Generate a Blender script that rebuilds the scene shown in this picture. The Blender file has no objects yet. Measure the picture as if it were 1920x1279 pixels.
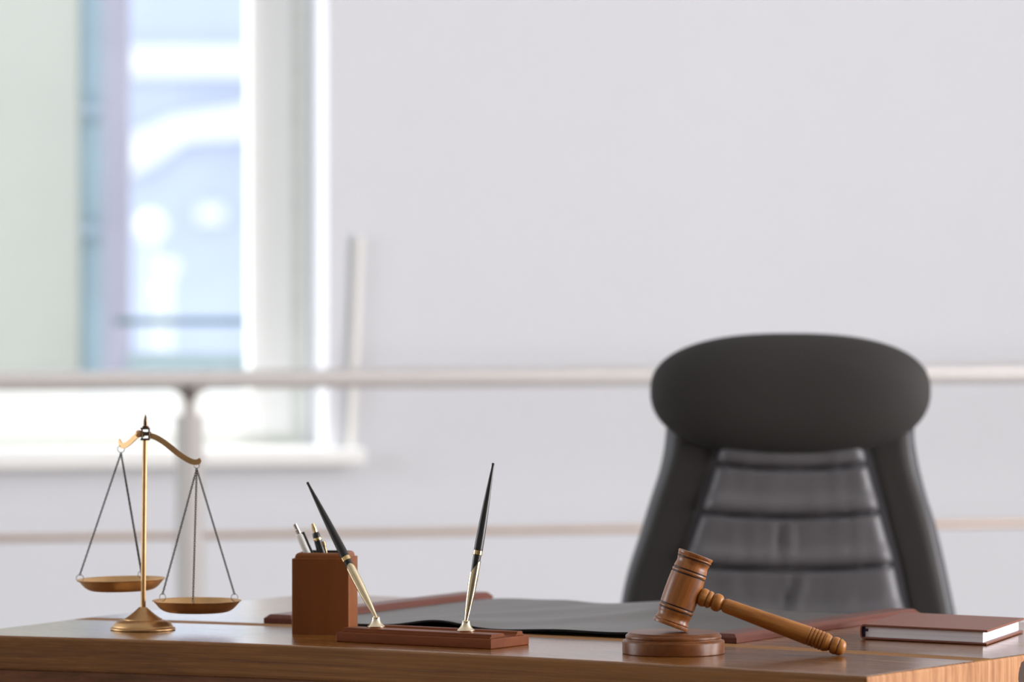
import bpy, bmesh, math, random
from mathutils import Vector, Matrix, noise

# ------------------------------------------------------------------ camera, sky, light, exposure
S = bpy.context.scene
C = S.collection
PI = math.pi
F_PX = 10667.0            # 200 mm lens on a 36 mm sensor, in pixels of the 1920 x 1279 frame
CAM_Z = 1.224
PITCH = math.atan((639.5 - 383.0) / F_PX)

cam = bpy.data.cameras.new('camera')
cam.sensor_width = 36.0
cam.lens = 200.0
cam.clip_end = 400
cam.dof.use_dof = True
cam.dof.focus_distance = 6.06
cam.dof.aperture_fstop = 5.6
cam_o = bpy.data.objects.new('camera', cam)
C.objects.link(cam_o)
cam_o.location = (0, 0, CAM_Z)
cam_o.rotation_euler = (PI / 2 - PITCH, 0, 0)
S.camera = cam_o

S.view_settings.view_transform = 'Standard'
S.view_settings.look = 'None'
S.view_settings.gamma = 1.0
S.view_settings.use_curve_mapping = False
S.view_settings.exposure = 0.0

world = bpy.data.worlds.new('sky')
S.world = world
world.use_nodes = True
wn = world.node_tree.nodes['Background']
wn.inputs[0].default_value = (0.84, 0.92, 1.0, 1)
wn.inputs[1].default_value = 2.6

# the room's own axes: U along the back wall (to the right, receding), V from the back wall into the room
ROOM_A = math.radians(14.6)
RU = Vector((math.cos(ROOM_A), math.sin(ROOM_A), 0))
RV = Vector((math.sin(ROOM_A), -math.cos(ROOM_A), 0))
R0 = Vector((0, 10.75, 0))


def room(u, v, z=0.0):
    return R0 + RU * u + RV * v + Vector((0, 0, z))


ROOM_M = Matrix.Translation(R0) @ Matrix.Rotation(ROOM_A, 4, 'Z')   # local x = U, local y = -V


def area_light(name, loc, target, sx, sy, power, col):
    l = bpy.data.lights.new(name, 'AREA')
    l.shape = 'RECTANGLE'
    l.size, l.size_y = sx, sy
    l.energy = power
    l.color = col
    o = bpy.data.objects.new(name, l)
    C.objects.link(o)
    o.location = loc
    d = (Vector(target) - Vector(loc)).normalized()
    o.rotation_euler = d.to_track_quat('-Z', 'Y').to_euler()
    return o


UL, UR, VF, HC = -5.2, 4.2, 12.6, 3.0      # left wall, right wall, front wall, ceiling height
LIGHT_L = 66
LIGHT_R = 440
# daylight in the tall windows of the two side walls
area_light('daylight_left', room(UL + 0.03, 2.2, 1.65), room(0, 2.2, 1.65), 2.2, 2.1, LIGHT_L, (0.93, 0.97, 1.0))
area_light('daylight_right', room(UR - 0.03, 6.1, 1.65), room(0, 6.1, 1.65), 4.4, 2.1, LIGHT_R, (1.0, 0.97, 0.965))
sun = bpy.data.lights.new('sun', 'SUN')
sun.energy = 4.5
sun.angle = math.radians(3)
sun.color = (1.0, 0.97, 0.92)
sun_o = bpy.data.objects.new('sun', sun)
C.objects.link(sun_o)
SUN_AZ, SUN_EL = math.radians(68), math.radians(50)      # from outside, low along the back wall, from the left
sd = (RU * math.sin(SUN_AZ) + RV * math.cos(SUN_AZ)) * math.cos(SUN_EL) + Vector((0, 0, -math.sin(SUN_EL)))
sun_o.rotation_euler = sd.to_track_quat('-Z', 'Y').to_euler()


# ------------------------------------------------------------------ pixel of the photo -> point of the place
def ray(x, y):
    d = Vector(((x - 960) / F_PX, 1.0, -(y - 639.5) / F_PX))
    c, s = math.cos(PITCH), math.sin(PITCH)
    return Vector((d.x, c * d.y + s * d.z, -s * d.y + c * d.z))


def at(x, y, z=0.75):
    r = ray(x, y)
    return Vector((0, 0, CAM_Z)) + r * ((z - CAM_Z) / r.z)


def at_y(x, y, Y):
    r = ray(x, y)
    return Vector((0, 0, CAM_Z)) + r * (Y / r.y)


# ------------------------------------------------------------------ materials
def srgb(r, g, b):
    f = lambda v: (v / 255 / 12.92) if v / 255 <= 0.04045 else ((v / 255 + 0.055) / 1.055) ** 2.4
    return (f(r), f(g), f(b), 1)


class NT:
    def __init__(self, name):
        self.m = bpy.data.materials.new(name)
        self.m.use_nodes = True
        self.t = self.m.node_tree
        self.b = self.t.nodes['Principled BSDF']
        self.out = self.t.nodes['Material Output']

    def n(self, kind, **kw):
        nd = self.t.nodes.new(kind)
        for k, v in kw.items():
            if k in nd.inputs and not hasattr(nd, k):
                nd.inputs[k].default_value = v
            else:
                setattr(nd, k, v)
        return nd

    def link(self, a, b):
        self.t.links.new(a, b)

    def math(self, op, a, b=None, c=None):
        nd = self.t.nodes.new('ShaderNodeMath')
        nd.operation = op
        for i, v in enumerate((a, b, c)):
            if v is None:
                continue
            if isinstance(v, (int, float)):
                nd.inputs[i].default_value = v
            else:
                self.link(v, nd.inputs[i])
        return nd.outputs[0]

    def coords(self, scale=(1, 1, 1)):
        tc = self.t.nodes.new('ShaderNodeTexCoord')
        mp = self.t.nodes.new('ShaderNodeMapping')
        mp.inputs['Scale'].default_value = scale
        self.link(tc.outputs['Object'], mp.inputs['Vector'])
        return mp.outputs['Vector']

    def noise(self, vec, scale, detail=4, rough=0.55, dist=0.0):
        nd = self.t.nodes.new('ShaderNodeTexNoise')
        nd.inputs['Scale'].default_value = scale
        nd.inputs['Detail'].default_value = detail
        nd.inputs['Roughness'].default_value = rough
        nd.inputs['Distortion'].default_value = dist
        self.link(vec, nd.inputs['Vector'])
        return nd.outputs['Fac']

    def ramp(self, fac, stops):
        nd = self.t.nodes.new('ShaderNodeValToRGB')
        cr = nd.color_ramp
        while len(cr.elements) < len(stops):
            cr.elements.new(0.5)
        for e, (p, c) in zip(cr.elements, stops):
            e.position = p
            e.color = c if len(c) == 4 else (*c, 1)
        self.link(fac, nd.inputs['Fac'])
        return nd.outputs['Color']

    def mix(self, fac, a, b, mode='MIX'):
        nd = self.t.nodes.new('ShaderNodeMix')
        nd.data_type = 'RGBA'
        nd.blend_type = mode
        for sock, v in ((nd.inputs['Factor'], fac), (nd.inputs[6], a), (nd.inputs[7], b)):
            if isinstance(v, (int, float, tuple)):
                sock.default_value = v
            else:
                self.link(v, sock)
        return nd.outputs[2]

    def bump(self, h, strength, dist=0.001):
        nd = self.t.nodes.new('ShaderNodeBump')
        nd.inputs['Strength'].default_value = strength
        nd.inputs['Distance'].default_value = dist
        self.link(h, nd.inputs['Height'])
        self.link(nd.outputs['Normal'], self.b.inputs['Normal'])

    def set(self, **kw):
        for k, v in kw.items():
            k = k.replace('_', ' ')
            if isinstance(v, (int, float, tuple)):
                self.b.inputs[k].default_value = v
            else:
                self.link(v, self.b.inputs[k])
        return self


def plain(name, col, rough=0.5, metal=0.0, var=0.06, scale=30, spec=0.5, coat=0.0, bump=0.0):
    t = NT(name)
    v = t.coords()
    f = t.noise(v, scale, 3)
    lo = tuple(max(0, c * (1 - var)) for c in col[:3]) + (1,)
    hi = tuple(min(1, c * (1 + var)) for c in col[:3]) + (1,)
    t.set(Base_Color=t.ramp(f, [(0.3, lo), (0.7, hi)]), Roughness=rough, Metallic=metal)
    t.b.inputs['Specular IOR Level'].default_value = spec
    t.b.inputs['Coat Weight'].default_value = coat
    t.b.inputs['Coat Roughness'].default_value = 0.15
    if bump:
        t.bump(t.noise(v, scale * 4, 3), bump)
    return t.m


def wood(name, dark, mid, light, stretch=(1, 12, 12), scale=9, rough=0.32, coat=0.0, spec=0.5):
    t = NT(name)
    v = t.coords(stretch)
    g = t.noise(v, scale, 6, 0.6, 0.6)
    fine = t.noise(v, scale * 6, 4, 0.6, 0.2)
    f = t.math('ADD', t.math('MULTIPLY', g, 0.8), t.math('MULTIPLY', fine, 0.2))
    t.set(Base_Color=t.ramp(f, [(0.34, dark), (0.5, mid), (0.68, light)]), Roughness=rough)
    t.b.inputs['Coat Weight'].default_value = coat
    t.b.inputs['Coat Roughness'].default_value = 0.12
    t.b.inputs['Specular IOR Level'].default_value = spec
    return t.m


M = {}
M['wall'] = plain('white_wall_paint', (0.70, 0.71, 0.755, 1), 0.75, var=0.012, scale=1.5)
M['side_wall'] = plain('taupe_wall_paint', (0.40, 0.37, 0.34, 1), 0.8, var=0.02, scale=2)
M['ceiling'] = plain('ceiling_paint', (0.72, 0.72, 0.72, 1), 0.8, var=0.01, scale=2)
M['front_wall'] = plain('grey_wall_paint', (0.13, 0.12, 0.115, 1), 0.8, var=0.02, scale=2)
M['floor'] = wood('pale_floor_boards', (0.27, 0.23, 0.195, 1), (0.32, 0.275, 0.235, 1), (0.36, 0.31, 0.27, 1), (1, 8, 1), 2, 0.5)
M['white_frame'] = plain('white_window_frame', (0.95, 0.96, 0.945, 1), 0.35, var=0.01)
M['groove_strip'] = plain('shaded_groove_strip', (0.80, 0.83, 0.76, 1), 0.6)  # grey-green tint stands for the shade in the groove around each sash
M['sill'] = plain('white_sill', (0.95, 0.95, 0.94, 1), 0.3, var=0.01)
M['steel'] = plain('brushed_steel', (0.68, 0.65, 0.64, 1), 0.42, 0.55, var=0.04, scale=60)
M['satin_post'] = plain('satin_grey_post', (0.49, 0.465, 0.455, 1), 0.62, 0.25, var=0.03, scale=40)
M['neck_steel'] = plain('grey_neck_steel', (0.42, 0.39, 0.375, 1), 0.4, 0.8, var=0.04)
M['copper_steel'] = plain('warm_steel_tube', (0.62, 0.47, 0.37, 1), 0.36, 1.0, var=0.04, scale=60)
M['dark_steel'] = plain('dark_steel', (0.32, 0.29, 0.27, 1), 0.4, 1.0, var=0.05)
M['brass'] = plain('antique_brass', (0.62, 0.385, 0.185, 1), 0.44, 0.95, var=0.10, scale=40)
M['dark_brass'] = plain('dark_bronze', (0.17, 0.115, 0.08, 1), 0.22, 1.0, var=0.1)
M['chain'] = plain('blackened_chain', (0.06, 0.057, 0.05, 1), 0.45, 0.8, var=0.2, scale=300)
M['ring_metal'] = plain('ring_wire', (0.20, 0.175, 0.15, 1), 0.3, 1.0)
M['gold'] = plain('polished_gold', (0.83, 0.62, 0.32, 1), 0.14, 1.0, var=0.02)
M['pale_gold'] = plain('pale_gold_plate', (0.86, 0.74, 0.50, 1), 0.13, 1.0, var=0.02)
M['cast_gold'] = plain('cast_pale_gold', (0.84, 0.74, 0.55, 1), 0.24, 1.0, var=0.05, bump=0.15, scale=90)
M['black'] = plain('black_lacquer', (0.014, 0.013, 0.013, 1), 0.32, var=0.1)
M['silver'] = plain('silver_metal', (0.70, 0.68, 0.65, 1), 0.2, 1.0)
M['white_plastic'] = plain('white_pen_barrel', (0.80, 0.79, 0.76, 1), 0.3, var=0.02)
M['set_wood'] = wood('mahogany_stain', (0.145, 0.037, 0.0095, 1), (0.165, 0.043, 0.0115, 1), (0.195, 0.051, 0.014, 1), (1, 10, 10), 8, 0.45, spec=0.10)
M['bar_wood'] = wood('dark_mahogany_bar', (0.11, 0.036, 0.024, 1), (0.13, 0.042, 0.028, 1), (0.15, 0.05, 0.033, 1), (10, 1, 10), 8, 0.36, spec=0.2)
M['cup_wood'] = wood('cup_mahogany', (0.185, 0.056, 0.013, 1), (0.20, 0.062, 0.015, 1), (0.215, 0.068, 0.018, 1), (8, 8, 1), 8, 0.45, spec=0.22)
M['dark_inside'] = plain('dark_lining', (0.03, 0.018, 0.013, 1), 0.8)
M['gavel_wood'] = wood('gavel_walnut', (0.11, 0.030, 0.007, 1), (0.26, 0.084, 0.016, 1), (0.42, 0.165, 0.036, 1), (9, 9, 1), 7, 0.32, coat=0.0, spec=0.5)
M['handle_wood'] = wood('gavel_handle_walnut', (0.23, 0.075, 0.016, 1), (0.38, 0.150, 0.030, 1), (0.52, 0.24, 0.06, 1), (9, 9, 1), 7, 0.36, coat=0.0, spec=0.35)
M['block_wood'] = wood('sound_block_walnut', (0.115, 0.035, 0.009, 1), (0.165, 0.053, 0.013, 1), (0.22, 0.078, 0.020, 1), (2, 14, 10), 7, 0.34, coat=0.0, spec=0.28)
M['groove'] = plain('dark_groove', (0.035, 0.012, 0.006, 1), 0.4, var=0.2)  # near-black brown on the floors of the turned grooves
M['cover'] = plain('brown_cloth_cover', (0.205, 0.075, 0.048, 1), 0.46, var=0.05, scale=60, bump=0.05, spec=0.25)
M['ribbon'] = plain('navy_headband', (0.03, 0.03, 0.11, 1), 0.7, var=0.3, scale=300)
M['cord'] = plain('pale_cord', (0.9, 0.88, 0.84, 1), 0.7, var=0.01)
M['plastic'] = plain('black_plastic', (0.025, 0.025, 0.026, 1), 0.45)


def pages_mat():
    t = NT('white_page_edges')
    v = t.coords((2, 2, 900))
    f = t.noise(v, 1.0, 2)
    t.set(Base_Color=t.ramp(f, [(0.35, (0.80, 0.79, 0.86, 1)), (0.65, (0.90, 0.89, 0.94, 1))]), Roughness=0.8)
    return t.m


M['pages'] = pages_mat()


def leather(name, lo, hi, rough, scale=260, b=0.12, folds=False):
    t = NT(name)
    v = t.coords()
    vo = t.n('ShaderNodeTexVoronoi')
    vo.inputs['Scale'].default_value = scale
    t.link(v, vo.inputs['Vector'])
    f = t.noise(v, 14, 3)
    t.set(Base_Color=t.ramp(f, [(0.3, lo), (0.7, hi)]), Roughness=rough)
    t.b.inputs['Specular IOR Level'].default_value = 0.5
    t.bump(vo.outputs['Distance'], b, 0.0006)
    return t.m


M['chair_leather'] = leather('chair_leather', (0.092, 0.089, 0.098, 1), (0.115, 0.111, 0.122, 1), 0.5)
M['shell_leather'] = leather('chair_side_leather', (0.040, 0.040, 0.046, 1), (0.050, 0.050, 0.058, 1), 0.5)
M['pad_leather'] = leather('pad_leather', (0.068, 0.061, 0.055, 1), (0.080, 0.072, 0.065, 1), 0.38, 500, 0.02)
M['pad_under'] = plain('black_felt', (0.006, 0.006, 0.006, 1), 0.9)


def mesh_fabric():
    t = NT('black_mesh_fabric')
    v = t.coords()
    sx = t.n('ShaderNodeSeparateXYZ')
    t.link(v, sx.inputs[0])
    d1 = t.math('SINE', t.math('MULTIPLY', t.math('ADD', sx.outputs[0], sx.outputs[2]), 1500.0))
    d2 = t.math('SINE', t.math('MULTIPLY', t.math('SUBTRACT', sx.outputs[0], t.math('MULTIPLY', sx.outputs[2], 0.5)), 1700.0))
    w = t.math('MULTIPLY', d1, d2)
    f = t.math('MULTIPLY_ADD', w, 0.5, 0.5)
    t.set(Base_Color=t.ramp(f, [(0.1, (0.024, 0.0222, 0.0215, 1)), (0.9, (0.040, 0.0375, 0.0365, 1))]), Roughness=0.8)
    t.b.inputs['Specular IOR Level'].default_value = 0.3
    t.bump(f, 0.2, 0.0005)
    return t.m


M['mesh_fabric'] = mesh_fabric()


def desk_wood():
    """Boards laid along local x, following the slightly bowed front edge; dark joints between boards."""
    t = NT('desk_top_boards')
    v = t.coords()
    sx = t.n('ShaderNodeSeparateXYZ')
    t.link(v, sx.inputs[0])
    x, y, z = sx.outputs
    # bow of the front edge: 0.145 * (-x)(1.12 + x)
    bow = t.math('MULTIPLY', t.math('MULTIPLY', t.math('MULTIPLY', x, -1.0), t.math('ADD', x, 1.12)), 0.125)
    yy = t.math('SUBTRACT', y, bow)
    cb = t.n('ShaderNodeCombineXYZ')
    t.link(t.math('MULTIPLY', x, 0.5), cb.inputs[0])
    t.link(t.math('MULTIPLY', yy, 22.0), cb.inputs[1])
    t.link(t.math('MULTIPLY', z, 52.0), cb.inputs[2])
    g = t.noise(cb.outputs[0], 2.6, 6, 0.66, 1.4)
    fine = t.noise(cb.outputs[0], 16, 4, 0.6, 0.3)
    f = t.math('ADD', t.math('MULTIPLY', g, 0.72), t.math('MULTIPLY', fine, 0.28))
    col = t.ramp(f, [(0.30, (0.082, 0.028, 0.005, 1)), (0.47, (0.185, 0.069, 0.011, 1)), (0.60, (0.25, 0.10, 0.018, 1)), (0.75, (0.35, 0.165, 0.046, 1))])
    # every board has its own tone
    bid = t.math('FLOOR', t.math('MULTIPLY', t.math('ADD', yy, 1.045), 9.52))
    wn_ = t.n('ShaderNodeTexWhiteNoise', noise_dimensions='1D')
    t.link(bid, wn_.inputs['W'])
    tone = t.math('MULTIPLY_ADD', wn_.outputs['Value'], 0.5, 0.78)
    col = t.mix(1.0, col, t.ramp(tone, [(0.0, (0, 0, 0, 1)), (1.0, (1, 1, 1, 1))]), 'MULTIPLY')
    joint = None
    for gy in (0.205, 0.258, 0.312, 0.43, 0.56, 0.66):
        d = t.math('LESS_THAN', t.math('ABSOLUTE', t.math('SUBTRACT', yy, gy)), 0.0014)
        joint = d if joint is None else t.math('MAXIMUM', joint, d)
    up = t.math('GREATER_THAN', z, 0.735)
    joint = t.math('MULTIPLY', joint, up)
    col = t.mix(joint, col, (0.045, 0.02, 0.01, 1))
    # one narrow matt board of lighter tan
    wob = t.math('MULTIPLY', t.math('SUBTRACT', g, 0.5), 0.012)
    strip = t.math('LESS_THAN', t.math('ABSOLUTE', t.math('SUBTRACT', t.math('ADD', yy, wob), 0.247)), 0.019)
    strip = t.math('MULTIPLY', strip, up)
    col = t.mix(t.math('MULTIPLY', strip, 0.6), col, (0.30, 0.155, 0.062, 1))
    t.set(Base_Color=col)
    rg = t.math('MULTIPLY_ADD', fine, 0.36, 0.06)
    t.set(Roughness=t.math('MULTIPLY_ADD', strip, 0.4, rg))
    t.b.inputs['Specular IOR Level'].default_value = 0.5
    t.b.inputs['Coat Roughness'].default_value = 0.16
    t.link(t.math('MULTIPLY_ADD', strip, -0.4, 0.4), t.b.inputs['Coat Weight'])
    spl = t.math('MULTIPLY_ADD', strip, -0.28, 0.38)
    t.link(spl, t.b.inputs['Specular IOR Level'])
    h = t.math('SUBTRACT', f, t.math('MULTIPLY', joint, 0.8))
    t.bump(h, 0.26, 0.0007)
    return t.m


M['desk_wood'] = desk_wood()


def end_grain():
    t = NT('desk_end_grain')
    v = t.coords((1, 1, 1))
    sx = t.n('ShaderNodeSeparateXYZ')
    t.link(v, sx.inputs[0])
    cb = t.n('ShaderNodeCombineXYZ')
    t.link(t.math('MULTIPLY', sx.outputs[1], 60.0), cb.inputs[1])
    t.link(t.math('MULTIPLY', sx.outputs[2], 6.0), cb.inputs[2])
    f = t.noise(cb.outputs[0], 1.6, 5, 0.65, 0.3)
    col = t.ramp(f, [(0.3, (0.25, 0.105, 0.045, 1)), (0.5, (0.40, 0.19, 0.085, 1)), (0.7, (0.52, 0.28, 0.14, 1))])
    # knot near the far end of the visible edge
    k = t.noise(v, 26, 3)
    mk = t.n('ShaderNodeVectorMath', operation='DISTANCE')
    t.link(v, mk.inputs[0])
    mk.inputs[1].default_value = (0.014, 0.342, 0.734)
    kk = t.math('LESS_THAN', t.math('ADD', mk.outputs['Value'], t.math('MULTIPLY', k, 0.045)), 0.038)
    col = t.mix(kk, col, (0.045, 0.024, 0.016, 1))
    t.set(Base_Color=col, Roughness=0.7)
    t.b.inputs['Specular IOR Level'].default_value = 0.2
    t.bump(f, 0.3, 0.001)
    return t.m


M['end_grain'] = end_grain()
M['apron_wood'] = wood('desk_apron_wood', (0.10, 0.034, 0.010, 1), (0.165, 0.058, 0.017, 1), (0.23, 0.09, 0.03, 1), (2, 16, 16), 5, 0.42)


def glass():
    t = NT('window_glass')
    tr = t.n('ShaderNodeBsdfTransparent')
    tr.inputs[0].default_value = (0.99, 0.995, 0.995, 1)
    gl = t.n('ShaderNodeBsdfGlossy')
    gl.inputs['Roughness'].default_value = 0.02
    fr = t.n('ShaderNodeFresnel')
    ge = t.n('ShaderNodeNewGeometry')                    # same reflectance on both faces of the pane
    t.link(t.math('MULTIPLY_ADD', ge.outputs['Backfacing'], 1 / 1.45 - 1.45, 1.45), fr.inputs['IOR'])
    mx = t.n('ShaderNodeMixShader')
    t.link(t.math('MULTIPLY', fr.outputs[0], 0.5), mx.inputs[0])
    t.link(tr.outputs[0], mx.inputs[1])
    t.link(gl.outputs[0], mx.inputs[2])
    t.link(mx.outputs[0], t.out.inputs['Surface'])
    return t.m


M['glass'] = glass()
# outside
M['cream_render'] = plain('cream_render', (0.46, 0.448, 0.392, 1), 0.9, var=0.03, scale=2)
M['blue_tile'] = plain('pale_blue_panel', (0.46, 0.60, 0.66, 1), 0.5, var=0.12, scale=3)
M['blue_joint'] = plain('blue_joint', (0.36, 0.44, 0.50, 1), 0.6)
M['mauve'] = plain('mauve_render', (0.38, 0.355, 0.42, 1), 0.9, var=0.08, scale=3)
M['blue_facade'] = plain('pale_blue_facade', (0.375, 0.412, 0.53, 1), 0.7, var=0.10, scale=0.8)
M['white_render'] = plain('white_render', (0.66, 0.66, 0.66, 1), 0.8, var=0.01)
M['green_rail'] = plain('grey_green_rail', (0.10, 0.16, 0.16, 1), 0.6)
M['parapet'] = plain('grey_green_parapet', (0.33, 0.40, 0.41, 1), 0.8)
M['paving'] = plain('pale_paving', (0.6, 0.6, 0.58, 1), 0.9, var=0.08, scale=0.5)


# ------------------------------------------------------------------ mesh helpers
def link(o, parent=None, mtx=None):
    C.objects.link(o)
    if parent is not None:
        o.parent = parent
    if mtx is not None:
        o.matrix_basis = mtx
    return o


def obj(name, bm, mats, parent=None, mtx=None, smooth=38, bevel=0.0, seg=2, sub=0):
    bmesh.ops.recalc_face_normals(bm, faces=bm.faces)
    me = bpy.data.meshes.new(name)
    bm.to_mesh(me)
    bm.free()
    if not isinstance(mats, (list, tuple)):
        mats = [mats]
    for m in mats:
        me.materials.append(m)
    if smooth:
        for p in me.polygons:
            p.use_smooth = True
        me.set_sharp_from_angle(angle=math.radians(smooth))
    o = bpy.data.objects.new(name, me)
    link(o, parent, mtx)
    if bevel:
        b = o.modifiers.new('bevel', 'BEVEL')
        b.width = bevel
        b.segments = seg
        b.limit_method = 'ANGLE'
        b.angle_limit = math.radians(40)
        b.harden_normals = True
    if sub:
        s = o.modifiers.new('sub', 'SUBSURF')
        s.levels = s.render_levels = sub
    return o


def tag(o, label, cat, group=None):
    o['label'] = label
    o['category'] = cat
    if group:
        o['group'] = group
    return o


def thing(name, label, cat, loc=(0, 0, 0), rotz=0.0, group=None):
    o = bpy.data.objects.new(name, None)
    o.empty_display_size = 0.05
    C.objects.link(o)
    o.location = loc
    o.rotation_euler = (0, 0, rotz)
    return tag(o, label, cat, group)


def structure(o, label=None):
    o['kind'] = 'structure'
    if label:
        o['label'] = label
    return o


def box(bm, x0, x1, y0, y1, z0, z1, mi=0):
    vs = [bm.verts.new(p) for p in ((x0, y0, z0), (x1, y0, z0), (x1, y1, z0), (x0, y1, z0), (x0, y0, z1), (x1, y0, z1), (x1, y1, z1), (x0, y1, z1))]
    for f in ((3, 2, 1, 0), (4, 5, 6, 7), (0, 1, 5, 4), (1, 2, 6, 5), (2, 3, 7, 6), (3, 0, 4, 7)):
        bm.faces.new([vs[i] for i in f]).material_index = mi
    return bm


def box_bm(*a):
    return box(bmesh.new(), *a)


def lathe(profile, seg=64, bm=None, mats=None):
    """profile: (r, z) from bottom to top; r = 0 closes the end. mats: material index per span."""
    bm = bm or bmesh.new()
    rows = []
    for r, z in profile:
        if r <= 1e-7:
            rows.append([bm.verts.new((0, 0, z))])
        else:
            rows.append([bm.verts.new((r * math.cos(2 * PI * i / seg), r * math.sin(2 * PI * i / seg), z)) for i in range(seg)])
    for k in range(len(rows) - 1):
        a, b = rows[k], rows[k + 1]
        for i in range(seg):
            j = (i + 1) % seg
            if len(a) == 1 and len(b) == 1:
                continue
            if len(a) == 1:
                f = bm.faces.new((a[0], b[j], b[i]))
            elif len(b) == 1:
                f = bm.faces.new((a[i], a[j], b[0]))
            else:
                f = bm.faces.new((a[i], a[j], b[j], b[i]))
            if mats:
                f.material_index = mats[k]
    for k, r in ((0, rows[0]), (-1, rows[-1])):
        if len(r) > 1:
            bm.faces.new(r)
    return bm


def smooth_profile(pts, n=6):
    """Catmull-Rom through (r, z) points."""
    out = []
    for i in range(len(pts) - 1):
        p0 = Vector(pts[max(i - 1, 0)])
        p1 = Vector(pts[i])
        p2 = Vector(pts[i + 1])
        p3 = Vector(pts[min(i + 2, len(pts) - 1)])
        for k in range(n):
            t = k / n
            out.append(0.5 * ((2 * p1) + (p2 - p0) * t + (2 * p0 - 5 * p1 + 4 * p2 - p3) * t * t + (3 * p1 - p0 - 3 * p2 + p3) * t ** 3))
    out.append(Vector(pts[-1]))
    return [tuple(p) for p in out]


def tube(path, r, seg=10, bm=None, closed=False):
    bm = bm or bmesh.new()
    path = [Vector(p) for p in path]
    n = len(path)
    rows = []
    prev = None
    for i, p in enumerate(path):
        if closed:
            d = path[(i + 1) % n] - path[i - 1]
        else:
            d = path[min(i + 1, n - 1)] - path[max(i - 1, 0)]
        d.normalize()
        ref = prev if prev is not None else (Vector((0, 0, 1)) if abs(d.z) < 0.9 else Vector((1, 0, 0)))
        a = (ref - d * ref.dot(d)).normalized()
        prev = a
        b = d.cross(a)
        rr = r[i] if isinstance(r, (list, tuple)) else r
        rows.append([bm.verts.new(p + a * (rr * math.cos(2 * PI * k / seg)) + b * (rr * math.sin(2 * PI * k / seg))) for k in range(seg)])
    m = n if closed else n - 1
    for i in range(m):
        for k in range(seg):
            l = (k + 1) % seg
            bm.faces.new((rows[i][k], rows[i][l], rows[(i + 1) % n][l], rows[(i + 1) % n][k]))
    if not closed:
        bm.faces.new(rows[0])
        bm.faces.new(rows[-1])
    return bm


def prism(poly, z0, z1, bm=None, mi=0):
    """poly: (x, y) outline extruded in z."""
    bm = bm or bmesh.new()
    lo = [bm.verts.new((x, y, z0)) for x, y in poly]
    hi = [bm.verts.new((x, y, z1)) for x, y in poly]
    n = len(poly)
    bm.faces.new(lo).material_index = mi
    bm.faces.new(hi).material_index = mi
    for i in range(n):
        j = (i + 1) % n
        bm.faces.new((lo[i], lo[j], hi[j], hi[i])).material_index = mi
    return bm


def extrude_x(poly, x0, x1, bm=None):
    """poly: (y, z) outline extruded along x."""
    bm = bm or bmesh.new()
    a = [bm.verts.new((x0, y, z)) for y, z in poly]
    b = [bm.verts.new((x1, y, z)) for y, z in poly]
    n = len(poly)
    bm.faces.new(a)
    bm.faces.new(b)
    for i in range(n):
        j = (i + 1) % n
        bm.faces.new((a[i], a[j], b[j], b[i]))
    return bm


def ring_path(c, r, ax, ay, n=20):
    return [Vector(c) + Vector(ax) * (r * math.cos(2 * PI * i / n)) + Vector(ay) * (r * math.sin(2 * PI * i / n)) for i in range(n)]


def aim(d, loc=(0, 0, 0)):
    """matrix whose local z points along d."""
    return Matrix.Translation(loc) @ Vector(d).normalized().to_track_quat('Z', 'Y').to_matrix().to_4x4()


def pillow(lf, rf, z0, z1, yb, puff, back, nz=40, nx=40, p=4.0, q=6.0, extra=None):
    """closed cushion: front (towards -y) and back surfaces meeting at the outline x = lf(z) .. rf(z)."""
    bm = bmesh.new()
    ss = [-math.cos(PI * i / nx) for i in range(nx + 1)]
    ts = [0.5 - 0.5 * math.cos(PI * i / nz) for i in range(nz + 1)]
    fr, bk = [], []
    for j, t in enumerate(ts):
        z = z0 + (z1 - z0) * t
        a, b = lf(z), rf(z)
        rf_, rb_ = [], []
        for i, s in enumerate(ss):
            x = (a + b) / 2 + (b - a) / 2 * s
            e = max(0.0, 1 - abs(s) ** p) ** 0.5 * max(0.0, 1 - abs(2 * t - 1) ** q) ** 0.5
            y = yb(x, z) if callable(yb) else yb
            dy = extra(x, z, s, t) if extra else 0.0
            border = i in (0, nx) or j in (0, nz)
            vf = bm.verts.new((x, y - puff * e + dy * (0 if border else 1), z))
            rf_.append(vf)
            rb_.append(vf if border else bm.verts.new((x, y + back * e, z)))
        fr.append(rf_)
        bk.append(rb_)
    for j in range(nz):
        for i in range(nx):
            bm.faces.new((fr[j][i], fr[j][i + 1], fr[j + 1][i + 1], fr[j + 1][i]))
            q4 = [bk[j][i], bk[j + 1][i], bk[j + 1][i + 1], bk[j][i + 1]]
            if len(set(q4)) == 4 and not (all(v in fr[j] or v in fr[j + 1] for v in q4)):
                bm.faces.new(q4)
            elif len(set(q4)) == 4:
                try:
                    bm.faces.new(q4)
                except ValueError:
                    pass
    return bm


def lerp_table(tab):
    tab = sorted(tab)

    def f(z):
        if z <= tab[0][0]:
            return tab[0][1]
        for i in range(len(tab) - 1):
            (za, xa), (zb, xb) = tab[i], tab[i + 1]
            if z <= zb:
                p0 = tab[max(i - 1, 0)]
                p3 = tab[min(i + 2, len(tab) - 1)]
                t = (z - za) / (zb - za)
                m1 = (xb - p0[1]) / (zb - p0[0]) * (zb - za)
                m2 = (p3[1] - xa) / (p3[0] - za) * (zb - za)
                return (2 * t ** 3 - 3 * t * t + 1) * xa + (t ** 3 - 2 * t * t + t) * m1 + (-2 * t ** 3 + 3 * t * t) * xb + (t ** 3 - t * t) * m2
        return tab[-1][1]
    return f


# ------------------------------------------------------------------ the room (local x = U, local y = -V)
def room_struct(name, bm, mat, label=None, **kw):
    return structure(obj(name, bm, mat, None, ROOM_M, **kw), label)


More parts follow.
